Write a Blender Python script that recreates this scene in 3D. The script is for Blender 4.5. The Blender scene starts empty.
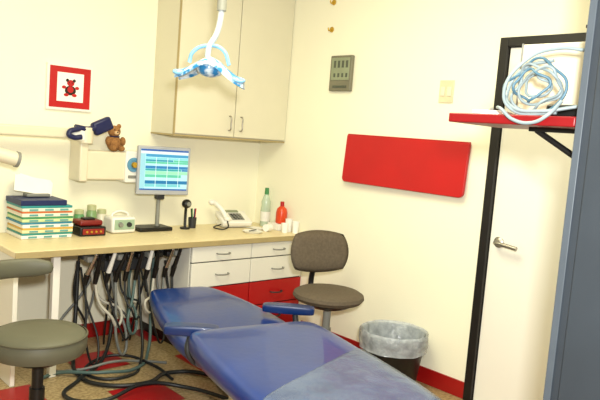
import bpy, bmesh, math, random
from mathutils import Matrix, Vector
random.seed(4)
sc=bpy.context.scene
sc.view_settings.view_transform='Standard'
sc.view_settings.look='None'

# ------------------------------------------------------------ materials
def lin(h):
    h=h.lstrip('#'); o=[]
    for i in (0,2,4):
        c=int(h[i:i+2],16)/255
        o.append(c/12.92 if c<=.04045 else ((c+.055)/1.055)**2.4)
    return tuple(o)+(1,)
MATS={}
def M(name,hexc,rough=.5,metal=0,var=.06,scale=12,bump=0,coat=0,alpha=1,trans=0,emit=0,bscale=None):
    if name in MATS: return MATS[name]
    m=bpy.data.materials.new(name); m.use_nodes=True
    nt=m.node_tree; b=nt.nodes['Principled BSDF']
    c=lin(hexc)
    tc=nt.nodes.new('ShaderNodeTexCoord')
    n=nt.nodes.new('ShaderNodeTexNoise'); n.inputs['Scale'].default_value=scale; n.inputs['Detail'].default_value=3
    nt.links.new(tc.outputs['Object'],n.inputs['Vector'])
    r=nt.nodes.new('ShaderNodeValToRGB')
    r.color_ramp.elements[0].position=.3; r.color_ramp.elements[1].position=.7
    r.color_ramp.elements[0].color=tuple(x*(1-var) for x in c[:3])+(1,)
    r.color_ramp.elements[1].color=tuple(min(1,x*(1+var)) for x in c[:3])+(1,)
    nt.links.new(n.outputs['Fac'],r.inputs['Fac'])
    nt.links.new(r.outputs['Color'],b.inputs['Base Color'])
    b.inputs['Roughness'].default_value=rough; b.inputs['Metallic'].default_value=metal
    b.inputs['Coat Weight'].default_value=coat
    b.inputs['Alpha'].default_value=alpha
    b.inputs['Transmission Weight'].default_value=trans
    if emit:
        nt.links.new(r.outputs['Color'],b.inputs['Emission Color']); b.inputs['Emission Strength'].default_value=emit
    if bump:
        n2=nt.nodes.new('ShaderNodeTexNoise'); n2.inputs['Scale'].default_value=bscale or 80
        nt.links.new(tc.outputs['Object'],n2.inputs['Vector'])
        bp=nt.nodes.new('ShaderNodeBump'); bp.inputs['Strength'].default_value=bump; bp.inputs['Distance'].default_value=.01
        nt.links.new(n2.outputs['Fac'],bp.inputs['Height']); nt.links.new(bp.outputs['Normal'],b.inputs['Normal'])
    MATS[name]=m; return m

wall_m=M('wall_paint','#F5F2DA',.75,var=.012,scale=2,bump=.08,bscale=120)
ceil_m=M('ceiling_paint','#F2EEE0',.8,var=.02)
cab_m=M('cabinet_laminate','#DAD5BC',.45,var=.02,scale=4)
cabw_m=M('white_laminate','#E6E4D8',.45,var=.02,scale=4)
cabedge_m=M('cabinet_edge','#AC9A6C',.5)
count_m=M('counter_laminate','#E6D7AC',.4,var=.05,scale=60)
red_m=M('red_laminate','#AC080C',.4,var=.05,scale=5)
redp_m=M('red_panel_paint','#B8090E',.42,var=.08,scale=3)
base_m=M('red_baseboard_vinyl','#9A0E0E',.4)
door_m=M('door_paint','#EEECE0',.5,var=.015,scale=2)
blk_m=M('black_frame_paint','#0E0A08',.5)
blue_m=M('blue_vinyl','#002F78',.3,var=.12,scale=5,bump=.05,bscale=30,coat=.4)
blued_m=M('blue_vinyl_dark','#00255C',.36,coat=.2)
stoolg_m=M('olive_vinyl','#5A5948',.5,var=.06,scale=8)
fab_m=M('brown_grey_fabric','#5C5142',.85,var=.15,scale=60,bump=.3,bscale=300)
blkp_m=M('black_plastic','#0E0E0E',.4)
dkg_m=M('dark_grey_plastic','#2A2C2F',.5)
gry_m=M('grey_plastic','#85867F',.5)
wht_m=M('white_plastic','#ECEAE2',.4,var=.02)
crm_m=M('cream_enamel','#DFD7BE',.4,var=.02)
chr_m=M('chrome','#C8C8C8',.2,metal=1)
met_m=M('brushed_metal','#A9A49A',.35,metal=.9)
steel_m=M('blue_grey_steel','#2F373F',.5,var=.1,scale=6)
steell_m=M('blue_grey_steel_light','#4C555E',.45,var=.05)
navy_m=M('navy_plastic','#0F184A',.4)
ltb_m=M('light_blue_plastic','#7DB6DD',.35,var=.2,scale=30)
cable_m=M('pale_grey_cable','#8A9A9E',.45)
cableb_m=M('blue_cable','#4F7488',.45)
grn_m=M('green_plastic','#3F8549',.4)
ora_m=M('orange_red_bottle','#D8451B',.3,var=.1)
brn_m=M('teddy_fur','#9A6C3C',.95,var=.25,scale=80,bump=.5,bscale=200)
brd_m=M('teddy_dark','#2A1A0F',.8)
pap_m=M('paper','#F3F1EA',.8,var=.02)
lcd_m=M('lcd_green_grey','#8D9578',.3)
yel_m=M('brass_hook','#C7A038',.4,metal=.5)
hoseg_m=M('hose_grey','#6E716E',.5)
hosed_m=M('hose_dark','#15181A',.45)
hosew_m=M('hose_white','#B3B0A4',.5)
hoset_m=M('hose_teal','#49605E',.5)
plas_m=M('clear_plastic_sheet','#7B8CA6',.18,var=.25,scale=9,bump=.8,bscale=12,alpha=.42)
bag_m=M('bin_liner','#C3CBD2',.25,var=.25,scale=22,bump=1.0,bscale=26,alpha=.55)

def floor_material():
    m=bpy.data.materials.new('vinyl_tile_floor'); m.use_nodes=True; nt=m.node_tree; b=nt.nodes['Principled BSDF']
    g=nt.nodes.new('ShaderNodeNewGeometry'); s=nt.nodes.new('ShaderNodeSeparateXYZ'); nt.links.new(g.outputs['Position'],s.inputs[0])
    def math_(op,a,bv=None):
        n=nt.nodes.new('ShaderNodeMath'); n.operation=op
        for i,v in enumerate((a,bv)):
            if v is None: continue
            if isinstance(v,(int,float)): n.inputs[i].default_value=v
            else: nt.links.new(v,n.inputs[i])
        return n.outputs[0]
    T=.305
    def cell(o,off): return math_('DIVIDE',math_('ADD',o,off),T)
    cx=cell(s.outputs['X'],20*T+.15); cy=cell(s.outputs['Y'],20*T-.02)
    fx=math_('FLOOR',cx); fy=math_('FLOOR',cy)
    k=math_('MODULO',math_('ADD',fx,math_('MULTIPLY',fy,2)),4)
    isr=math_('COMPARE',k,3.0); isr.node.inputs[2].default_value=.1
    nz=nt.nodes.new('ShaderNodeTexNoise'); nz.inputs['Scale'].default_value=60; nt.links.new(g.outputs['Position'],nz.inputs['Vector'])
    rp=nt.nodes.new('ShaderNodeValToRGB'); rp.color_ramp.elements[0].color=lin('#8B7550'); rp.color_ramp.elements[1].color=lin('#B5A077')
    rp.color_ramp.elements[0].position=.35; rp.color_ramp.elements[1].position=.65
    nt.links.new(nz.outputs['Fac'],rp.inputs['Fac'])
    mx=nt.nodes.new('ShaderNodeMix'); mx.data_type='RGBA'; nt.links.new(isr,mx.inputs[0]); nt.links.new(rp.outputs['Color'],mx.inputs[6]); mx.inputs[7].default_value=lin('#9C1015')
    gx=math_('LESS_THAN',math_('FRACT',cx),.012); gy=math_('LESS_THAN',math_('FRACT',cy),.012)
    gr=math_('MULTIPLY',math_('MAXIMUM',gx,gy),.6)
    m2=nt.nodes.new('ShaderNodeMix'); m2.data_type='RGBA'; nt.links.new(gr,m2.inputs[0]); nt.links.new(mx.outputs[2],m2.inputs[6]); m2.inputs[7].default_value=lin('#5A4A38')
    nt.links.new(m2.outputs[2],b.inputs['Base Color']); b.inputs['Roughness'].default_value=.4
    return m

# ------------------------------------------------------------ helpers
def E(name):
    o=bpy.data.objects.new(name,None); o.empty_display_size=.1; sc.collection.objects.link(o); return o
def finish(o,par,mat,smooth=True,bevel=0,sub=0,seg=3):
    if mat: o.data.materials.append(mat)
    if par: o.parent=par
    if bevel:
        md=o.modifiers.new('b','BEVEL'); md.width=bevel; md.segments=seg; md.limit_method='ANGLE'; md.angle_limit=math.radians(40)
    if sub:
        md=o.modifiers.new('s','SUBSURF'); md.levels=sub; md.render_levels=sub
    if smooth and o.type=='MESH':
        for p in o.data.polygons: p.use_smooth=True
        if not sub:
            o.data.set_sharp_from_angle(angle=math.radians(35))
    return o
def mesh(name,verts,faces,par,mat,**k):
    me=bpy.data.meshes.new(name); me.from_pydata([tuple(v) for v in verts],[],faces)
    bm=bmesh.new(); bm.from_mesh(me); bmesh.ops.recalc_face_normals(bm,faces=bm.faces); bm.to_mesh(me); bm.free()
    o=bpy.data.objects.new(name,me); sc.collection.objects.link(o)
    return finish(o,par,mat,**k)
def box(name,par,c,s,mat,bevel=.004,rot=(0,0,0),**k):
    R=Matrix.Rotation(rot[2],3,'Z')@Matrix.Rotation(rot[1],3,'Y')@Matrix.Rotation(rot[0],3,'X')
    vs=[]
    for x in (-.5,.5):
        for y in (-.5,.5):
            for z in (-.5,.5):
                vs.append(R@Vector((x*s[0],y*s[1],z*s[2]))+Vector(c))
    fs=[(0,1,3,2),(4,6,7,5),(0,4,5,1),(2,3,7,6),(0,2,6,4),(1,5,7,3)]
    return mesh(name,vs,fs,par,mat,bevel=bevel,**k)
def bb(name,par,x0,x1,y0,y1,z0,z1,mat,bevel=.003):
    return box(name,par,((x0+x1)/2,(y0+y1)/2,(z0+z1)/2),(x1-x0,y1-y0,z1-z0),mat,bevel)
def frame_of(d):
    d=Vector(d).normalized(); a=Vector((0,0,1)) if abs(d.z)<.9 else Vector((1,0,0))
    u=d.cross(a).normalized(); v=d.cross(u).normalized(); return d,u,v
def lathe(name,par,o,prof,mat,axis=(0,0,1),n=32,sx=1,bevel=0,fn=None,sub=0,caps=True):
    d,u,v=frame_of(axis); vs=[];fs=[]; o=Vector(o)
    for r,h in prof:
        for i in range(n):
            t=2*math.pi*i/n; rr=r*(fn(t,h) if fn else 1)
            vs.append(o+d*h+u*(rr*math.cos(t)*sx)+v*(rr*math.sin(t)))
    for j in range(len(prof)-1):
        for i in range(n):
            k=(i+1)%n; fs.append((j*n+i,j*n+k,(j+1)*n+k,(j+1)*n+i))
    if caps:
        if prof[0][0]>1e-5: fs.append(tuple(range(n)))
        if prof[-1][0]>1e-5: fs.append(tuple((len(prof)-1)*n+i for i in range(n)))
    return mesh(name,vs,fs,par,mat,bevel=bevel,sub=sub)
def cyl(name,par,p1,p2,r,mat,r2=None,n=24,bevel=0):
    d=Vector(p2)-Vector(p1); return lathe(name,par,p1,[(r,0),(r2 if r2 is not None else r,d.length)],mat,axis=d,n=n,bevel=bevel)
def ell(name,par,c,s,mat,rot=0,n=20):
    vs=[];fs=[];m=12
    Rz=Matrix.Rotation(rot,3,'Z')
    for j in range(m+1):
        p=math.pi*j/m
        for i in range(n):
            t=2*math.pi*i/n
            vs.append(Vector(c)+Rz@Vector((s[0]*math.sin(p)*math.cos(t),s[1]*math.sin(p)*math.sin(t),s[2]*math.cos(p))))
    for j in range(m):
        for i in range(n):
            k=(i+1)%n; fs.append((j*n+i,j*n+k,(j+1)*n+k,(j+1)*n+i))
    o=mesh(name,vs,fs,par,mat)
    bm=bmesh.new(); bm.from_mesh(o.data); bmesh.ops.remove_doubles(bm,verts=bm.verts,dist=1e-6); bm.to_mesh(o.data); bm.free()
    return o
def tube(name,par,pts,r,mat,smooth=True,cyclic=False):
    cu=bpy.data.curves.new(name,'CURVE'); cu.dimensions='3D'; cu.bevel_depth=r; cu.bevel_resolution=4; cu.resolution_u=10; cu.use_fill_caps=True
    if smooth:
        s=cu.splines.new('BEZIER'); s.bezier_points.add(len(pts)-1)
        for bpnt,p in zip(s.bezier_points,pts):
            bpnt.co=p; bpnt.handle_left_type='AUTO'; bpnt.handle_right_type='AUTO'
    else:
        s=cu.splines.new('POLY'); s.points.add(len(pts)-1)
        for q,p in zip(s.points,pts): q.co=(*p,1)
    s.use_cyclic_u=cyclic
    cu.materials.append(mat)
    o=bpy.data.objects.new(name,cu); sc.collection.objects.link(o)
    bpy.context.view_layer.update()
    me=bpy.data.meshes.new_from_object(o.evaluated_get(bpy.context.evaluated_depsgraph_get()))
    bpy.data.objects.remove(o); bpy.data.curves.remove(cu)
    o=bpy.data.objects.new(name,me); sc.collection.objects.link(o)
    for p in me.polygons: p.use_smooth=True
    o.parent=par
    return o
def pad(name,par,secs,mat,sub=2):
    """secs: (cx,cy,ztop,halfwidth,thickness,(dirx,diry)[,skew]) -> upholstered slab with rounded edges"""
    vs=[];fs=[]; prof=[(-1,-.5),(-.985,-.18),(-.93,-.03),(-.6,0.0),(0,-.01),(.6,0.0),(.93,-.03),(.985,-.18),(1,-.5),(.97,-.85),(.85,-1),(0,-1),(-.85,-1),(-.97,-.85)]
    n=len(prof)
    for s_ in secs:
        cx,cy,z,hw,th,d=s_[:6]; sk=s_[6] if len(s_)>6 else 0
        d=Vector((d[0],d[1],0)).normalized(); p=Vector((-d.y,d.x,0))
        for a,b in prof: vs.append(Vector((cx,cy,z+b*th))+p*(a*hw)+d*(-sk*a))
    for j in range(len(secs)-1):
        for i in range(n):
            k=(i+1)%n; fs.append((j*n+i,j*n+k,(j+1)*n+k,(j+1)*n+i))
    fs.append(tuple(range(n))); fs.append(tuple((len(secs)-1)*n+i for i in range(n)))
    return mesh(name,vs,fs,par,mat,sub=sub)

# ------------------------------------------------------------ room shell
RX0,RY0,H=-4.6,-5.2,2.75
bb('floor',None,RX0,.1,RY0,.1,-.06,0,floor_material(),0)
bb('wall_back',None,RX0,.1,0,.1,0,H,wall_m,0)
DY1,DY0=-2.11,-3.0
w=E('wall_right')
bb('section_far',w,0,.1,DY1,.0,0,H,wall_m,0)
bb('section_near',w,0,.1,RY0,DY0,0,H,wall_m,0)
bb('section_over_door',w,0,.1,DY0,DY1,2.04,H,wall_m,0)
bb('ceiling',None,RX0,.1,RY0,.1,H,H+.08,ceil_m,0)
bb('baseboard_back',None,-3.9,-1.03,-.012,-.0005,.001,.10,base_m,.002)
bb('baseboard_right',None,-.012,-.0005,-2.058,-.64,.001,.10,base_m,.002)
fr=E('trim_door_frame')
bb('jamb_far',fr,-.02,.1,DY1-.0,DY1+.05,.001,2.09,blk_m,.003)
bb('jamb_near',fr,-.02,.1,DY0-.05,DY0,.001,2.09,blk_m,.003)
bb('head',fr,-.02,.1,DY0,DY1,2.04,2.09,blk_m,.003)
d=E('door_1')
bb('slab',d,.005,.045,DY0+.004,DY1-.004,.01,2.036,door_m,.003)
hz=.955
lathe('rose',d,(.005,-2.172,hz),[(.001,0),(.03,0),(.031,.006),(.024,.012),(.012,.016),(.011,.045)],met_m,axis=(-1,0,0))
tube('lever',d,[(-.036,-2.172,hz),(-.05,-2.185,hz),(-.053,-2.22,hz-.002),(-.05,-2.31,hz-.012)],.012,met_m)

# ------------------------------------------------------------ wall cabinet
c=E('wall_cabinet')
X0=-.981
bb('carcass',c,X0,-.001,-.282,-.001,1.408,2.5,cab_m,.002)
mid=X0/2
bb('door_panel_1',c,X0+.004,mid-.004,-.302,-.283,1.415,2.495,cab_m,.003)
bb('door_panel_2',c,mid+.004,-.006,-.302,-.283,1.415,2.495,cab_m,.003)
bb('dark_gap',c,mid-.004,mid+.004,-.2835,-.2825,1.415,2.495,dkg_m,0)
bb('bottom_edge',c,X0-.002,-.001,-.296,-.001,1.398,1.408,cabedge_m,.001)
bb('left_edge_band',c,X0-.002,X0+.004,-.303,-.282,1.41,2.495,cabedge_m,.001)
for i,x in enumerate((mid-.05,mid+.05)):
    tube('handle_%d'%(i+1),c,[(x,-.302,1.46),(x,-.325,1.465),(x,-.328,1.51),(x,-.325,1.555),(x,-.302,1.56)],.005,met_m)

# ------------------------------------------------------------ counter & drawers
k=E('dental_counter')
HC=.743
bb('top_left',k,-2.09,-1.012,-.62,-.002,HC-.035,HC,count_m,.006)
bb('top_right',k,-1.008,-.002,-.62,-.002,HC-.035,HC,count_m,.006)
bb('front_edge_strip',k,-2.09,-.002,-.626,-.618,HC-.037,HC-.002,cabedge_m,.002)
bb('left_end_panel',k,-2.08,-2.055,-.58,-.004,.001,HC-.036,cabw_m,.003)
bb('support_leg',k,-1.86,-1.82,-.56,-.52,.001,HC-.036,wht_m,.003)
bb('drawer_carcass',k,-.985,-.004,-.58,-.004,.07,HC-.036,cabw_m,.002)
bb('toe_kick',k,-.97,-.004,-.52,-.01,.001,.07,blkp_m,.001)
bb('drawer_shadow_gap',k,-.98,-.006,-.5815,-.58,.08,.702,dkg_m,0)
rows=[(.60,.70,cabw_m),(.43,.592,cabw_m),(.26,.422,red_m),(.08,.252,red_m)]
cols=[(-.98,-.50),(-.492,-.01)]
for ci,(a,b) in enumerate(cols):
    for ri,(z0,z1,mm) in enumerate(rows):
        bb('drawer_front_%d%d'%(ci,ri),k,a,b,-.602,-.582,z0,z1,mm,.003)
        xm=(a+b)/2; zm=(z0+z1)/2
        tube('pull_%d%d'%(ci,ri),k,[(xm-.05,-.602,zm),(xm-.047,-.622,zm),(xm+.047,-.622,zm),(xm+.05,-.602,zm)],.005,gry_m if ri<2 else dkg_m)

# ------------------------------------------------------------ framed picture
p=E('framed_picture')
px0,px1,pz0,pz1=-1.724,-1.43,1.505,1.79
bb('frame',p,px0,px1,-.02,-.001,pz0,pz1,wht_m,.003)
bb('red_mat',p,px0+.016,px1-.016,-.023,-.019,pz0+.016,pz1-.016,redp_m,.001)
bb('print_paper',p,px0+.062,px1-.062,-.025,-.022,pz0+.055,pz1-.052,pap_m,.001)
cx,cz=(px0+px1)/2,(pz0+pz1)/2
def disc(nm,dx,dz,rx,rz,mat,y):
    mesh(nm,[(cx+dx+rx*math.cos(2*math.pi*i/18),y,cz+dz+rz*math.sin(2*math.pi*i/18)) for i in range(18)],[tuple(range(18))],p,mat,smooth=False)
disc('drawn_body',0,-.018,.036,.03,brd_m,-.0256)
disc('drawn_belly',0,-.012,.02,.02,redp_m,-.0262)
disc('drawn_head',0,.028,.024,.02,redp_m,-.0266)
for s_ in(-1,1):
    disc('drawn_ear',s_*.022,.044,.01,.01,brd_m,-.0268)
    disc('drawn_paw',s_*.042,.0,.014,.01,redp_m,-.0268)
    disc('drawn_foot',s_*.026,-.046,.016,.01,redp_m,-.0268)
    disc('drawn_eye',s_*.009,.03,.004,.004,blkp_m,-.0272)

# ------------------------------------------------------------ red folding panel on wall
p=E('red_wall_panel')
def rounded(y0,y1,z0,z1,r,rt):
    pts=[]
    for (cy_,cz_,a0,rr) in ((y1-rt,z1-rt,0,rt),(y0+rt,z1-rt,90,rt),(y0+r,z0+r,180,r),(y1-r,z0+r,270,r)):
        for i in range(7):
            t=math.radians(a0+15*i); pts.append((cy_+rr*math.cos(t),cz_+rr*math.sin(t)))
    return pts
pts=rounded(-1.935,-.965,1.175,1.495,.03,.008)
n=len(pts)
vs=[(-.004-.02*(1.5-z)/.32,y,z) for y,z in pts]+[(-.026-.02*(1.5-z)/.32,y,z) for y,z in pts]
fs=[tuple(range(n)),tuple(range(n,2*n))]+[(i,(i+1)%n,n+(i+1)%n,n+i) for i in range(n)]
mesh('panel',vs,fs,p,redp_m,bevel=.004)
bb('hinge_rail',p,-.024,-.0008,-1.93,-.97,1.488,1.502,red_m,.002)
for y in (-1.7,-1.2): bb('bracket',p,-.02,-.0008,y-.02,y+.02,1.2,1.22,blk_m,.002)

p=E('wall_thermostat_clock')
bb('housing',p,-.03,-.001,-.955,-.75,1.79,2.035,M('olive_grey_housing','#77745F',.5),.008)
bb('display',p,-.034,-.029,-.938,-.767,1.865,2.018,lcd_m,.002)
seg_m=M('lcd_segment','#4E5445',.4)
for i in range(4): bb('digit_%d'%i,p,-.036,-.033,-.925+.038*i,-.905+.038*i,1.95,1.998,seg_m,.001)
for i in range(4): bb('small_digit_%d'%i,p,-.036,-.033,-.925+.038*i,-.908+.038*i,1.885,1.912,seg_m,.001)
bb('label_strip',p,-.034,-.029,-.92,-.79,1.812,1.828,seg_m,.001)
p=E('light_switch_plate')
bb('plate',p,-.008,-.001,-1.775,-1.675,1.725,1.86,M('beige_plate','#D6CCA8',.45),.003)
for i,y in enumerate((-1.748,-1.702)): bb('rocker_%d'%i,p,-.014,-.007,y-.014,y+.014,1.765,1.82,crm_m,.003)
for n_,z in enumerate((2.222,2.41)):
    p=E('wall_hook')
    lathe('base',p,(-.001,-.709,z),[(.001,0),(.02,0),(.018,.006),(.006,.01)],yel_m,axis=(-1,0,0),n=16)
    tube('prong',p,[(-.008,-.709,z),(-.03,-.709,z-.01),(-.038,-.709,z+.008)],.005,yel_m)

# ------------------------------------------------------------ x-ray unit on wall
p=E('wall_mounted_xray_unit')
bb('control_box',p,-1.50,-1.21,-.13,-.001,1.08,1.265,crm_m,.012)
bb('control_face',p,-1.235,-1.12,-.145,-.001,1.065,1.275,wht_m,.01)
lathe('dial_ring',p,(-1.178,-.145,1.185),[(.001,0),(.048,0),(.046,.008),(.03,.009),(.03,.004),(.001,.004)],M('dial_blue','#5B93B5',.4),axis=(0,-1,0))
lathe('dial_knob',p,(-1.178,-.15,1.185),[(.02,0),(.018,.02),(.001,.022)],yel_m,axis=(0,-1,0),n=20)
bb('indicator_strip',p,-1.215,-1.14,-.149,-.144,1.095,1.115,gry_m,.001)
bb('bracket_post',p,-1.555,-1.50,-.16,-.001,1.07,1.34,crm_m,.01)
box('arm',p,(-2.08,-.15,1.366),(1.12,.06,.062),crm_m,.012)
cyl('arm_pivot',p,(-1.52,-.15,1.31),(-1.52,-.15,1.41),.045,crm_m,bevel=.006)
box('arm_sleeve',p,(-1.56,-.15,1.365),(.12,.075,.078),wht_m,.01)
cyl('elbow',p,(-2.62,-.15,1.30),(-2.62,-.15,1.42),.05,crm_m,bevel=.006)
tube('fore_arm',p,[(-2.62,-.15,1.33),(-2.5,-.35,1.32),(-2.38,-.42,1.27)],.025,crm_m)
cyl('tube_head',p,(-2.42,-.42,1.30),(-2.2,-.42,1.255),.085,crm_m,bevel=.02)
cyl('cone',p,(-2.2,-.42,1.255),(-2.03,-.42,1.215),.038,crm_m,bevel=.004)
cyl('cone_end',p,(-2.035,-.42,1.216),(-2.02,-.42,1.213),.043,gry_m)

p=E('navy_hand_switch')
tube('grip',p,[(-1.60,-.17,1.405),(-1.50,-.17,1.40),(-1.43,-.16,1.44),(-1.37,-.15,1.455)],.020,navy_m)
box('wing',p,(-1.42,-.16,1.425),(.13,.05,.085),navy_m,.015,rot=(0,-.45,0))
tube('tail',p,[(-1.58,-.19,1.40),(-1.65,-.20,1.365),(-1.62,-.20,1.345),(-1.57,-.20,1.35)],.016,navy_m)

# teddy on top of control box
p=E('teddy_bear')
tx,ty,tz=-1.29,-.075,1.268
ell('body',p,(tx,ty,tz+.05),(.048,.038,.055),brn_m)
ell('head',p,(tx-.005,ty-.005,tz+.128),(.042,.037,.038),brn_m)
for s_ in(-1,1):
    ell('ear_%d'%s_,p,(tx-.005+s_*.034,ty,tz+.162),(.016,.009,.016),brn_m)
    ell('arm_%d'%s_,p,(tx+s_*.05,ty-.02,tz+.065),(.018,.025,.03),brn_m)
    ell('leg_%d'%s_,p,(tx+s_*.03,ty-.045,tz+.02),(.019,.035,.019),brn_m)
    ell('eye_%d'%s_,p,(tx-.005+s_*.014,ty-.04,tz+.137),(.004,.004,.004),brd_m)
ell('muzzle',p,(tx-.005,ty-.04,tz+.119),(.016,.014,.013),M('teddy_muzzle','#D3B184',.9))
ell('nose',p,(tx-.005,ty-.053,tz+.124),(.006,.005,.004),brd_m)
ell('scarf',p,(tx,ty,tz+.094),(.035,.033,.01),navy_m)

# ------------------------------------------------------------ monitor
p=E('computer_monitor')
mc=Vector((-.985,-.2,1.155)); ang=math.radians(-10)
Rz=Matrix.Rotation(ang,3,'Z')
def ml(x,y,z): return tuple(mc+Rz@Vector((x,y,z)))
box('casing',p,ml(0,0,0),(.37,.03,.325),M('monitor_grey','#A9ACB2',.4),.008,rot=(0,0,ang))
box('rear_shell',p,ml(0,.035,-.01),(.28,.05,.22),gry_m,.02,rot=(0,0,ang))
box('screen',p,ml(0,-.0155,.006),(.335,.003,.272),M('screen_bg','#A8DCE8',.3,emit=.3),.001,rot=(0,0,ang))
def scr(n,x0,x1,z0,z1,h,y=-.0175):
    box(n,p,ml((x0+x1)/2,y,(z0+z1)/2),(x1-x0,.001,z1-z0),M('scr_'+h,'#'+h,.3,emit=.3,var=.02),0,rot=(0,0,ang))
scr('title_bar',-.167,.167,.130,.142,'2355A8'); scr('tool_bar',-.167,.167,.112,.130,'C9D6E2')
scr('side_list',-.167,-.135,-.12,.112,'8FC4DA')
scr('heading_row',-.132,.167,.092,.110,'3E8FC4')
z=.088
bands=['7FC7DB','2F8FB0','58B7A0','A9DDE6','2D78B8','2F9AA8','8FD0B8','58B7A0','A9DDE6','1F6FA8','6FBCCC']
for h_ in bands:
    hh=random.choice([.014,.02,.024])
    if z-hh<-.125: break
    wd_=random.choice([.167,.12,.167,.06])
    scr('row',-.132,wd_,z-hh+.002,z,h_)
    if wd_<.16: scr('row_end',wd_+.004,.167,z-hh+.002,z,random.choice(['A9DDE6','58B7A0','2D78B8']))
    z-=hh
for x in (-.06,.02,.1): box('column_line',p,ml(x,-.0182,-.01),(.003,.001,.2),M('scr_line','#D8EEF2',.3,emit=.3),0,rot=(0,0,ang))
scr('task_bar',-.167,.167,-.130,-.121,'2355A8')
box('stand_neck_bar',p,ml(0,.045,-.17),(.06,.05,.06),dkg_m,.01,rot=(0,0,ang))
cyl('stand_neck',p,ml(0,.06,-.17),ml(0,.06,-.393),.014,gry_m)
box('stand_foot',p,(-1.02,-.14,HC+.014),(.25,.16,.026),blkp_m,.008)

p=E('webcam')
cyl('foot',p,(-.76,-.16,HC),(-.76,-.16,HC+.012),.035,blkp_m)
tube('neck',p,[(-.76,-.16,HC+.01),(-.755,-.15,HC+.09),(-.76,-.16,HC+.15)],.01,blkp_m)
ell('head',p,(-.76,-.165,HC+.18),(.036,.03,.032),blkp_m)
lathe('lens',p,(-.76,-.192,HC+.18),[(.016,0),(.014,.008),(.001,.009)],gry_m,axis=(0,-1,0),n=16)
p=E('pen_holder')
lathe('cup',p,(-.68,-.13,HC),[(.001,0),(.026,0),(.03,.075),(.027,.075),(.024,.004),(.001,.004)],dkg_m,n=20)
for i in range(4): cyl('pen_%d'%i,p,(-.68+.005*i,-.13,HC+.006),(-.70+.016*i,-.135+.01*(i%2),HC+.14),.004,[blkp_m,grn_m,navy_m,red_m][i],n=8)

# ------------------------------------------------------------ books / trays stack
p=E('stacked_binders')
z=HC+.001
cols_=['F0EDE2','2E8C84','E3D9A8','D5A53C','EDEBE2','2C7FA0','C9D9A0','3D9160','E8E4D0','C9652F','D8E3D0','2A8E90','152455']
hs=[.022,.012,.02,.010,.022,.012,.02,.011,.022,.010,.02,.014,.032]
for i,(cc,h) in enumerate(zip(cols_,hs)):
    dx=random.uniform(-.006,.006)
    box('binder_%d'%i,p,(-1.785+dx+(.0 if i<12 else -.03),-.15,z+h/2),(.30-(.03 if i==12 else 0),.25,h-.001),M('bind_'+cc,'#'+cc,.5),.003)
    if i%2==0 and i<12:
        for q in range(3): box('label_%d'%i,p,(-1.87+q*.09+dx,-.2765,z+h/2),(.05,.002,h*.5),M('bind_lbl','#5E9C9A',.6),0)
    z+=h
p=E('paper_stack')
box('holder',p,(-1.79,-.10,z+.012),(.14,.07,.016),gry_m,.003)
for i in range(3):
    box('sheet_%d'%i,p,(-1.81+i*.012,-.085+.008*i,z+.068-.003*i),(.22,.003,.10),pap_m,.0005,rot=(-.35,.16+.06*i,.05*i))

p=E('amalgamator')
box('base',p,(-1.5,-.2,HC+.03),(.17,.15,.058),blkp_m,.008)
box('cover',p,(-1.5,-.19,HC+.078),(.15,.12,.035),M('dark_red','#7A1512',.4),.012)
box('lid_knob',p,(-1.5,-.19,HC+.1),(.07,.06,.015),blkp_m,.005)
box('panel',p,(-1.5,-.278,HC+.03),(.14,.004,.035),M('panel_red','#8E1C16',.4),.002)
for i in range(4): cyl('button_%d'%i,p,(-1.545+.03*i,-.279,HC+.03),(-1.545+.03*i,-.287,HC+.03),.007,yel_m,n=12)
for i,(x,y,hh,mm) in enumerate([(-1.5,-.06,.14,'5E9A62'),(-1.42,-.07,.17,'7FA06A'),(-1.35,-.07,.14,'D9D4BF')]):
    p=E('supply_jar')
    m_=M('jar_'+mm,'#'+mm,.35)
    lathe('body',p,(x,y,HC),[(.001,0),(.03,0),(.033,.01),(.033,hh*.7),(.026,hh*.8)],m_,n=20)
    lathe('lid',p,(x,y,HC+hh*.8),[(.029,0),(.029,hh*.18),(.02,hh*.2),(.001,hh*.2)],M('jar_lid','#B9BE90',.4),n=20)
p=E('ultrasonic_scaler')
box('body',p,(-1.27,-.17,HC+.055),(.17,.13,.105),wht_m,.018)
box('face',p,(-1.27,-.238,HC+.06),(.14,.004,.065),M('pale_green','#9DB69B',.4),.003)
for i in range(2): lathe('knob_%d'%i,p,(-1.30+.06*i,-.24,HC+.06),[(.017,0),(.014,.015),(.001,.016)],dkg_m if i else gry_m,axis=(0,-1,0),n=18)
tube('handle',p,[(-1.33,-.17,HC+.105),(-1.32,-.17,HC+.125),(-1.22,-.17,HC+.125),(-1.21,-.17,HC+.105)],.007,wht_m)

# telephone
p=E('desk_telephone')
box('foot',p,(-.34,-.15,HC+.022),(.2,.13,.038),wht_m,.01,rot=(0,0,-.2))
box('base',p,(-.34,-.17,HC+.064),(.24,.17,.04),wht_m,.012,rot=(.4,0,-.2))
box('keypad',p,(-.33,-.19,HC+.080),(.1,.09,.006),gry_m,.002,rot=(.4,0,-.2))
for i in range(3):
    for j in range(4): box('key',p,(-.36+i*.027,-.222+j*.02,HC+.070+j*.0085),(.016,.012,.006),dkg_m,.002,rot=(.4,0,-.2))
box('display',p,(-.325,-.12,HC+.112),(.1,.03,.006),lcd_m,.002,rot=(.4,0,-.2))
tube('handset',p,[(-.49,-.10,HC+.185),(-.475,-.14,HC+.165),(-.45,-.19,HC+.11),(-.44,-.21,HC+.075)],.018,wht_m)
ell('earpiece',p,(-.495,-.10,HC+.18),(.028,.026,.022),wht_m); ell('mouthpiece',p,(-.435,-.22,HC+.07),(.028,.026,.022),wht_m)
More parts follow.
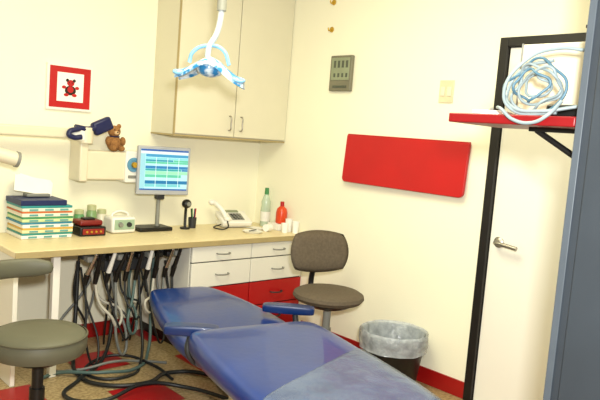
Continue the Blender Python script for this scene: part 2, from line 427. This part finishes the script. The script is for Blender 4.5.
tube('coil_cord',p,[(-.44,-.23,HC+.06),(-.5,-.30,HC+.014),(-.56,-.24,HC+.012),(-.45,-.16,HC+.02)],.005,blkp_m)

p=E('mouthwash_bottle')
lathe('body',p,(-.05,-.19,HC),[(.001,0),(.035,0),(.038,.01),(.038,.12),(.034,.16),(.036,.19),(.022,.235),(.014,.25)],M('bottle_clear_green','#C2D3BC',.2,alpha=.9),n=28)
lathe('label',p,(-.05,-.19,HC+.04),[(.0388,0),(.0388,.075)],wht_m,n=28,caps=False)
lathe('cap',p,(-.05,-.19,HC+.248),[(.017,0),(.016,.05),(.001,.052)],grn_m,n=18)
p=E('supply_box'); box('carton',p,(-.06,-.36,HC+.025),(.1,.13,.048),wht_m,.003); box('flap',p,(-.06,-.36,HC+.05),(.09,.04,.003),pap_m,.001)
p=E('orange_bottle')
oz=HC+.052
lathe('body',p,(-.05,-.38,oz),[(.001,0),(.04,0),(.043,.01),(.043,.08),(.036,.11),(.014,.13)],ora_m,n=28)
lathe('cap',p,(-.05,-.38,oz+.128),[(.016,0),(.015,.035),(.001,.036)],red_m,n=18)
for x,y,r,h in [(-.05,-.47,.028,.095),(-.115,-.5,.028,.07),(-.045,-.54,.028,.085)]:
    p=E('paper_cup'); lathe('cup',p,(x,y,HC),[(.001,0),(r*.75,0),(r,h),(r*.94,h),(r*.7,.004),(.001,.004)],pap_m,n=20)
p=E('instrument_tray')
lathe('tray',p,(-.36,-.43,HC),[(.001,0),(.06,0),(.075,.012),(.07,.013),(.055,.004),(.001,.004)],wht_m,n=28)
box('tweezers',p,(-.36,-.43,HC+.016),(.1,.01,.006),dkg_m,.002,rot=(0,0,.4))
p=E('gauze_roll')
lathe('roll',p,(-.24,-.43,HC+.028),[(.006,0),(.027,0),(.027,.06),(.006,.06)],pap_m,axis=(1,.3,0),n=24)
p=E('loose_papers')
for i,(x,y,r_) in enumerate([(-.2,-.27,.3),(-.21,-.3,-.1)]): box('sheet_%d'%i,p,(x,y,HC+.003+.003*i),(.1,.12,.002),pap_m,.0005,rot=(0,0,r_))

# ------------------------------------------------------------ dental delivery unit under the counter
p=E('dental_delivery_unit')
bb('rail',p,-1.68,-1.04,-.53,-.47,.655,.70,dkg_m,.008)
bb('junction_box',p,-1.5,-1.2,-.45,-.3,.55,.70,dkg_m,.01)
hx=[-1.65,-1.59,-1.52,-1.46,-1.40,-1.33,-1.26,-1.2,-1.13,-1.07]
hm=[hosed_m,hosew_m,hosed_m,hoseg_m,hosed_m,hoset_m,hosed_m,hosew_m,hoseg_m,hosed_m]
for i,x in enumerate(hx):
    box('holder_%d'%i,p,(x,-.55,.665),(.045,.06,.035),blkp_m if i%3 else gry_m,.008)
    tip=[chr_m,blkp_m,wht_m,blkp_m][i%4]
    lean=random.uniform(-.03,.03)
    cyl('handpiece_%d'%i,p,(x+lean,-.60,.70),(x-.005,-.545,.57),.010,tip,r2=.015,bevel=.002)
    cyl('coupling_%d'%i,p,(x-.005,-.545,.575),(x-.008,-.53,.51),.018,blkp_m,r2=.012)
    drop=.03+.3*((i*37)%10)/10; sw=random.uniform(-.10,.10)
    tube('hose_%d'%i,p,[(x-.008,-.53,.52),(x+sw*.3-.01,-.55,.40),(x+sw,-.58,drop+.07),(x+sw+.05,-.56,drop),(x+sw+.1,-.5,drop+.08),(x+.06+sw*.4,-.4,.38),(x+.03,-.38,.58)],.0065+.002*(i%2),hm[i])
for i in range(5):
    x=-1.62+i*.12
    tube('supply_line_%d'%i,p,[(x,-.36,.66),(x+random.uniform(-.05,.05),-.34,.4),(x+random.uniform(-.08,.08),-.3,.15),(x+random.uniform(-.05,.05),-.2,.012)],.007,[hosed_m,hoseg_m,hosed_m,hoset_m,hosed_m][i])
p=E('floor_hoses')
tube('hose_a',p,[(-1.6,-.30,.6),(-1.62,-.34,.3),(-1.66,-.42,.05),(-1.72,-.62,.016),(-1.68,-.82,.016),(-1.45,-.93,.016),(-1.28,-.86,.016),(-1.1,-.98,.016),(-1.15,-1.3,.02)],.012,hosed_m)
tube('hose_b',p,[(-1.35,-.30,.6),(-1.38,-.35,.25),(-1.5,-.5,.05),(-1.75,-.7,.015),(-1.9,-.88,.015),(-1.78,-1.02,.015),(-1.5,-1.0,.045),(-1.3,-1.1,.015),(-1.2,-1.45,.03)],.011,hosed_m)
tube('hose_c',p,[(-1.1,-.33,.6),(-1.12,-.36,.3),(-1.2,-.5,.04),(-1.4,-.7,.015),(-1.62,-.72,.04),(-1.85,-.55,.015),(-1.98,-.7,.015),(-2.05,-1.0,.015)],.010,hoset_m)
tube('hose_d',p,[(-1.45,-.3,.62),(-1.55,-.28,.4),(-1.72,-.3,.2),(-1.82,-.42,.02),(-1.7,-.55,.015),(-1.5,-.62,.05),(-1.32,-.6,.015),(-1.2,-.72,.02)],.008,hoseg_m)
tube('hose_e',p,[(-1.2,-.3,.62),(-1.22,-.4,.3),(-1.32,-.62,.02),(-1.5,-.78,.012),(-1.66,-.7,.012),(-1.6,-.5,.012),(-1.4,-.48,.03),(-1.28,-.7,.012),(-1.3,-.95,.012)],.009,hosed_m)

# ------------------------------------------------------------ patient chair
p=E('dental_patient_chair')
ds=(-.215,-.976)
def S(t,z,hw,th,off=0,sk=0):
    L=math.hypot(*ds); ux,uy=ds[0]/L,ds[1]/L
    return (-1.415+ux*t+(-uy)*off*1.0,-1.77+uy*t+ux*off,z+.008,hw+.012,th,(ux,uy),sk)
seat=[S(-.02,.545,.25,.07),S(-.005,.565,.30,.11),S(.05,.575,.325,.13),S(.25,.565,.335,.13),S(.5,.555,.335,.12),S(.75,.55,.33,.11),S(1.0,.535,.31,.10),S(1.2,.515,.28,.09),S(1.3,.505,.24,.08),S(1.32,.49,.20,.05)]
pad('seat_and_leg_rest',p,seat,blue_m)
cov=[S(.56,.561,.342,.125,0,.19),S(.575,.563,.343,.126,0,.19),S(.80,.556,.337,.12,0,.10),S(1.0,.545,.321,.115,0,.03),S(1.2,.525,.291,.105),S(1.33,.515,.25,.09),S(1.345,.5,.20,.05)]
pad('plastic_foot_cover',p,cov,plas_m)
db=(-.17,-.985)
back=[(-1.20,-.80,.50,.14,.05,db),(-1.205,-.815,.515,.18,.08,db),(-1.215,-.88,.52,.21,.095,db),(-1.25,-1.1,.515,.27,.10,db),(-1.30,-1.38,.50,.315,.11,db),(-1.345,-1.62,.485,.325,.11,db),(-1.38,-1.80,.475,.31,.10,db),(-1.385,-1.83,.46,.27,.06,db)]
pad('backrest',p,back,blue_m)
def arm(nm,cx,cy,z,l,wd,u):
    u=Vector(u).normalized()
    pad(nm,p,[(cx-u.x*l*.5,cy-u.y*l*.5,z-.008,wd*.7,.03,u),(cx-u.x*l*.46,cy-u.y*l*.46,z,wd*.95,.045,u),(cx,cy,z+.004,wd,.05,u),(cx+u.x*l*.46,cy+u.y*l*.46,z,wd*.95,.045,u),(cx+u.x*l*.5,cy+u.y*l*.5,z-.008,wd*.7,.03,u)],blued_m)
arm('armrest_1',-1.67,-1.65,.575,.25,.042,(.80,-.6))
arm('armrest_2',-1.0,-1.56,.565,.28,.04,(.72,-.69))
tube('arm_post_1',p,[(-1.67,-1.65,.54),(-1.69,-1.67,.45),(-1.6,-1.69,.38),(-1.45,-1.7,.37)],.016,dkg_m)
tube('arm_post_2',p,[(-.97,-1.58,.53),(-.98,-1.6,.45),(-1.1,-1.63,.38),(-1.3,-1.68,.37)],.016,dkg_m)
box('under_frame',p,(-1.45,-1.95,.385),(.4,.75,.07),dkg_m,.02,rot=(0,0,-.23))
lathe('pedestal',p,(-1.43,-1.85,.05),[(.17,0),(.15,.03),(.13,.08),(.12,.32)],crm_m,n=32)
box('floor_plate',p,(-1.42,-1.8,.025),(.5,.85,.048),crm_m,.02,rot=(0,0,-.2))

# ------------------------------------------------------------ stools
def star_base(par,c,h,R=.25,mat=blkp_m,a0=.3):
    cyl('gas_post',par,(c[0],c[1],.09),(c[0],c[1],h),.024,mat)
    cyl('post_sleeve',par,(c[0],c[1],.07),(c[0],c[1],.3),.032,mat)
    for i in range(5):
        t=a0+i*2*math.pi/5; e=(c[0]+R*math.cos(t),c[1]+R*math.sin(t))
        tube('base_leg_%d'%i,par,[(c[0],c[1],.11),((c[0]+e[0])/2,(c[1]+e[1])/2,.10),(e[0],e[1],.07)],.017,mat)
        cyl('caster_%d'%i,par,(e[0]-.015*math.sin(t),e[1]+.015*math.cos(t),.028),(e[0]+.015*math.sin(t),e[1]-.015*math.cos(t),.028),.027,blkp_m,n=18,bevel=.004)
        cyl('caster_stem_%d'%i,par,(e[0],e[1],.03),(e[0],e[1],.075),.008,blkp_m,n=10)
p=E('dentist_stool')
sx,sy=-2.24,-1.35
star_base(p,(sx,sy),.44,.27,blkp_m,.5)
lathe('seat_cushion',p,(sx,sy,.450),[(.001,.0),(.16,.0),(.185,.008),(.197,.03),(.199,.06),(.193,.085),(.175,.1),(.1,.107),(.001,.108)],stoolg_m,n=48)
lathe('seat_piping',p,(sx,sy,.530),[(.193,0),(.2,.004),(.2,.009),(.192,.012)],M('piping','#4C4A3A',.5),n=48,caps=False)
lathe('seat_plate',p,(sx,sy,.420),[(.001,0),(.1,0),(.13,.03),(.001,.03)],blkp_m)
vs=[];fs=[];N=18
prof=[(-.016,-.045),(-.022,0),(-.016,.045),(.0,.056),(.016,.045),(.022,0),(.016,-.045),(0,-.056)]
for i in range(N+1):
    t=math.radians(58+ (200-58)*i/N); s_=min(1,.55+min(i,N-i)*.25)
    for a,b in prof: vs.append((sx+(.30+a*s_)*math.cos(t),sy+(.30+a*s_)*math.sin(t),.76+b*s_*.85))
n=len(prof)
for j in range(N):
    for i in range(n): fs.append((j*n+i,j*n+(i+1)%n,(j+1)*n+(i+1)%n,(j+1)*n+i))
fs+= [tuple(range(n)),tuple(N*n+i for i in range(n))]
mesh('support_band',vs,fs,p,stoolg_m,sub=1)
t=math.radians(112)
tube('support_arm',p,[(sx+.05*math.cos(t),sy+.05*math.sin(t),.425),(sx+.26*math.cos(t),sy+.26*math.sin(t),.43),(sx+.33*math.cos(t),sy+.33*math.sin(t),.5),(sx+.32*math.cos(t),sy+.32*math.sin(t),.74)],.014,blkp_m)

p=E('assistant_stool')
sx,sy=-.46,-1.33
star_base(p,(sx,sy),.45,.19,gry_m,.1)
lathe('seat_cushion',p,(sx,sy,.462),[(.001,0),(.15,0),(.2,.012),(.22,.035),(.215,.055),(.19,.07),(.1,.072),(.001,.068)],fab_m,n=48)
lathe('seat_pan',p,(sx,sy,.437),[(.001,0),(.12,0),(.17,.026),(.001,.026)],blkp_m)
bx,by=-.40,-1.15; dirv=Vector((bx-sx,by-sy,0)).normalized(); perp=Vector((-dirv.y,dirv.x,0))
vs=[];fs=[]; NU,NV=14,10
def sq(u,v):
    return u*math.sqrt(max(0,1-v*v*.32)), v*math.sqrt(max(0,1-u*u*.32))
for side in (0,1):
    for j in range(NV+1):
        for i in range(NU+1):
            u=-1+2*i/NU; v=-1+2*j/NV; x,y=sq(u,v)
            edge=max(abs(u),abs(v)); thick=.028*(1-edge**4)
            off=(-thick if side==0 else thick*.8)+ -.03*x*x
            vs.append(Vector((bx,by,.742))+perp*(x*.205)+dirv*(off+.02*y)+Vector((0,0,y*.133)))
W=NU+1
for side in (0,1):
    o_=side*W*(NV+1)
    for j in range(NV):
        for i in range(NU): fs.append((o_+j*W+i,o_+j*W+i+1,o_+(j+1)*W+i+1,o_+(j+1)*W+i))
ob=mesh('back_cushion',vs,fs,p,fab_m)
bm=bmesh.new(); bm.from_mesh(ob.data); bmesh.ops.remove_doubles(bm,verts=bm.verts,dist=1e-4); bmesh.ops.recalc_face_normals(bm,faces=bm.faces); bm.to_mesh(ob.data); bm.free()
b3=Vector((bx,by,.7))+dirv*.03
tube('back_bar',p,[(sx,sy,.445),tuple(Vector((sx,sy,.44))+dirv*.16),tuple(Vector((sx,sy,.47))+dirv*.24),tuple(b3)],.018,blkp_m)

# ------------------------------------------------------------ waste basket
p=E('waste_basket')
wx,wy=-.23,-1.68
lathe('bin',p,(wx,wy,.001),[(.001,0),(.145,0),(.15,.01),(.195,.335),(.188,.335),(.143,.012),(.001,.012)],blkp_m,n=40)
def wob(t,h): return 1+.015*math.sin(7*t+h*30)+.012*math.sin(13*t+2+h*50)
lathe('liner_bag',p,(wx,wy,.0),[(.12,.10),(.155,.22),(.182,.335),(.197,.351),(.207,.335),(.206,.29),(.2,.25),(.202,.24)],bag_m,n=64,fn=wob,caps=False)

# ------------------------------------------------------------ operatory light
p=E('dental_operatory_light')
lx,ly,lz=-1.515,-1.447,1.745
R=Vector((.7321,-.6812,0)).normalized(); Fw=Vector((.6812,.7321,0)).normalized(); Z=Vector((0,0,1))
O=Vector((lx,ly,lz))
def LP(r,f,z): return tuple(O+R*r+Fw*f+Z*z)
lathe('ceiling_mount',p,(lx+.03,ly-.03,2.66),[(.02,0),(.08,.03),(.09,.089)],wht_m)
tube('pole',p,[LP(.032,0,.94),LP(.032,0,.3)],.017,M('pole_grey','#B9C2C8',.35),smooth=False)
cyl('pole_sleeve',p,LP(.032,0,.42),LP(.032,0,.27),.022,gry_m)
tube('arm_bend',p,[LP(.032,0,.32),LP(.03,0,.24),LP(.015,0,.16),LP(-.015,0,.10),LP(-.02,0,.05)],.014,MATS['pole_grey'])
tube('yoke',p,[LP(-.105,0,.02),LP(-.09,0,.07),LP(-.02,0,.105),LP(.05,0,.09),LP(.085,0,.02)],.009,ltb_m)
lm=bpy.data.materials.new('wrapped_blue_white'); lm.use_nodes=True; nt=lm.node_tree; b=nt.nodes['Principled BSDF']
tc=nt.nodes.new('ShaderNodeTexCoord'); wv=nt.nodes.new('ShaderNodeTexNoise'); wv.inputs['Scale'].default_value=24; wv.inputs['Detail'].default_value=2
nt.links.new(tc.outputs['Object'],wv.inputs['Vector']); rp=nt.nodes.new('ShaderNodeValToRGB')
rp.color_ramp.elements[0].color=lin('#2E84BE'); rp.color_ramp.elements[0].position=.42; rp.color_ramp.elements[1].color=lin('#DCEEF6'); rp.color_ramp.elements[1].position=.58
nt.links.new(wv.outputs['Fac'],rp.inputs['Fac']); nt.links.new(rp.outputs['Color'],b.inputs['Base Color']); b.inputs['Roughness'].default_value=.2
vs=[];fs=[]; NU,NV=24,10
for side in (0,1):
    for j in range(NV+1):
        for i in range(NU+1):
            u=-1+2*i/NU; v=-1+2*j/NV
            hw=.115*(1-.5*abs(u)**1.6)
            zz=.065*math.exp(-(u*1.7)**2)-.02*abs(u)-.03*v*v - (0 if side==0 else .014)
            vs.append(O+R*(u*.16)+Fw*(v*hw)+Z*(zz-.012*u-.012))
W=NU+1
for side in (0,1):
    o_=side*W*(NV+1)
    for j in range(NV):
        for i in range(NU): fs.append((o_+j*W+i,o_+j*W+i+1,o_+(j+1)*W+i+1,o_+(j+1)*W+i))
o2=W*(NV+1)
for i in range(NU):
    fs.append((i,i+1,o2+i+1,o2+i)); q=NV*W; fs.append((q+i,q+i+1,o2+q+i+1,o2+q+i))
for j in range(NV):
    fs.append((j*W,(j+1)*W,o2+(j+1)*W,o2+j*W)); fs.append((j*W+NU,(j+1)*W+NU,o2+(j+1)*W+NU,o2+j*W+NU))
mesh('reflector',vs,fs,p,lm)
ell('lamp_housing',p,LP(.0,-.02,.0),(.07,.06,.045),lm)
tube('handle_1',p,[LP(-.14,-.03,-.025),LP(-.163,-.05,-.03),LP(-.14,-.07,-.04),LP(-.10,-.07,-.028)],.008,ltb_m)
tube('handle_2',p,[LP(.14,-.03,-.04),LP(.163,-.05,-.05),LP(.14,-.07,-.055),LP(.09,-.07,-.035)],.008,ltb_m)

# ------------------------------------------------------------ steel cabinet at right with shelf
p=E('steel_cabinet')
cx0,cy1=-1.62,-3.275
bb('body',p,cx0,-1.1,-3.95,cy1,.001,2.05,steel_m,.006)
bb('edge_strip',p,cx0-.006,cx0,cy1-.022,cy1-.002,.01,2.04,steell_m,.002)
bb('door_leaf',p,cx0-.014,cx0-.0005,-3.93,cy1-.045,.05,2.0,steel_m,.004)
s=E('red_shelf')
bb('board',s,-1.62,-1.32,cy1+.002,-2.877,1.54,1.568,M('shelf_dark_red','#860810',.4),.004)
bb('bracket_wall_plate',s,-1.50,-1.475,cy1+.001,cy1+.008,1.36,1.54,blkp_m,.001)
bb('bracket_arm',s,-1.50,-1.475,cy1+.008,-3.08,1.528,1.54,blkp_m,.001)
tube('bracket_brace',s,[(-1.487,cy1+.012,1.44),(-1.487,-3.10,1.532)],.009,blkp_m,smooth=False)
SZ=1.569
p=E('intraoral_camera_unit')
box('cradle',p,(-1.43,-3.19,SZ+.02),(.16,.12,.038),blkp_m,.008)
box('panel',p,(-1.36,-3.08,SZ+.12),(.02,.24,.235),crm_m,.004)
bb('panel_frame_right',p,-1.38,-1.345,-3.235,-3.207,SZ+.001,SZ+.285,blkp_m,.003)
bb('panel_frame_left',p,-1.372,-1.36,-2.962,-2.957,SZ+.001,SZ+.24,gry_m,.001)
bb('panel_hook',p,-1.38,-1.36,-3.235,-3.16,SZ+.275,SZ+.285,blkp_m,.002)
p=E('cable_coil')
cc=Vector((-1.56,-3.12,SZ+.085))
for kx in range(5):
    pts=[]
    a0=random.uniform(0,6); ry=.035+.011*kx; rz=.035+.010*kx; oy=random.uniform(-.02,.02)
    for i in range(8):
        t=a0+i*2*math.pi/8
        jr=random.uniform(.75,1.15)
        pts.append(tuple(cc+Vector((random.uniform(-.025,.025),oy+ry*1.1*jr*math.cos(t),max(-.078,rz*jr*math.sin(t))))))
    tube('loop_%d'%kx,p,pts,.0042,[cable_m,cableb_m,cable_m,cable_m,cableb_m][kx],cyclic=True)
tube('hang_1',p,[(-1.53,-3.24,SZ+.185),(-1.55,-3.17,SZ+.19),(-1.57,-3.09,SZ+.16),(-1.6,-3.045,SZ+.06),(-1.60,-3.08,SZ+.012),(-1.58,-3.2,SZ+.01)],.005,cable_m)
tube('hang_2',p,[(-1.56,-3.25,SZ+.03),(-1.6,-3.16,SZ+.012),(-1.6,-3.08,SZ+.02),(-1.55,-3.03,SZ+.08),(-1.54,-3.07,SZ+.14),(-1.53,-3.15,SZ+.16)],.005,cable_m)
tube('hang_3',p,[(-1.60,-3.03,SZ+.02),(-1.628,-3.06,SZ+.012),(-1.634,-3.10,SZ-.015),(-1.634,-3.16,SZ-.022),(-1.630,-3.2,SZ+.0),(-1.60,-3.22,SZ+.04)],.005,cable_m)
p=E('paper_booklet')
box('cover',p,(-1.5,-2.96,SZ+.008),(.13,.1,.012),pap_m,.002,rot=(0,0,.3))
box('pen',p,(-1.52,-2.96,SZ+.018),(.1,.008,.008),gry_m,.003,rot=(0,0,.6))

# ------------------------------------------------------------ lights
def area(name,loc,size,power,col,rot=(0,0,0),sy=None):
    l=bpy.data.lights.new(name,'AREA'); l.energy=power; l.color=col; l.size=size
    if sy: l.shape='RECTANGLE'; l.size_y=sy
    o=bpy.data.objects.new(name,l); o.location=loc; o.rotation_euler=rot; sc.collection.objects.link(o); return o
area('ceiling_light',(-1.7,-2.0,2.70),1.2,54,(1,.95,.64),sy=1.2)
fl=area('camera_flash',(-3.26,-4.12,1.66),.12,98,(1,.99,.96))
fl.rotation_euler=(Vector((-.7,-1.3,1.5))-Vector(fl.location)).to_track_quat('-Z','Y').to_euler()
wd=bpy.data.worlds.new('world'); sc.world=wd; wd.use_nodes=True
wd.node_tree.nodes['Background'].inputs[0].default_value=(1,.95,.66,1); wd.node_tree.nodes['Background'].inputs[1].default_value=.42

# ------------------------------------------------------------ camera
ya,pi_,ro=[math.radians(a) for a in (43.185,5.575,4.508)]
F=Vector((math.sin(ya)*math.cos(pi_),math.cos(ya)*math.cos(pi_),-math.sin(pi_)))
R0=Vector((math.cos(ya),-math.sin(ya),0)); U0=R0.cross(F)
Rr=R0*math.cos(ro)+U0*math.sin(ro); Uu=U0*math.cos(ro)-R0*math.sin(ro)
cam=bpy.data.cameras.new('camera'); co=bpy.data.objects.new('camera',cam); sc.collection.objects.link(co)
co.matrix_world=Matrix(((Rr.x,Uu.x,-F.x,-3.323),(Rr.y,Uu.y,-F.y,-4.058),(Rr.z,Uu.z,-F.z,1.461),(0,0,0,1)))
cam.lens=654.83/600*36; cam.clip_start=.05
sc.camera=co
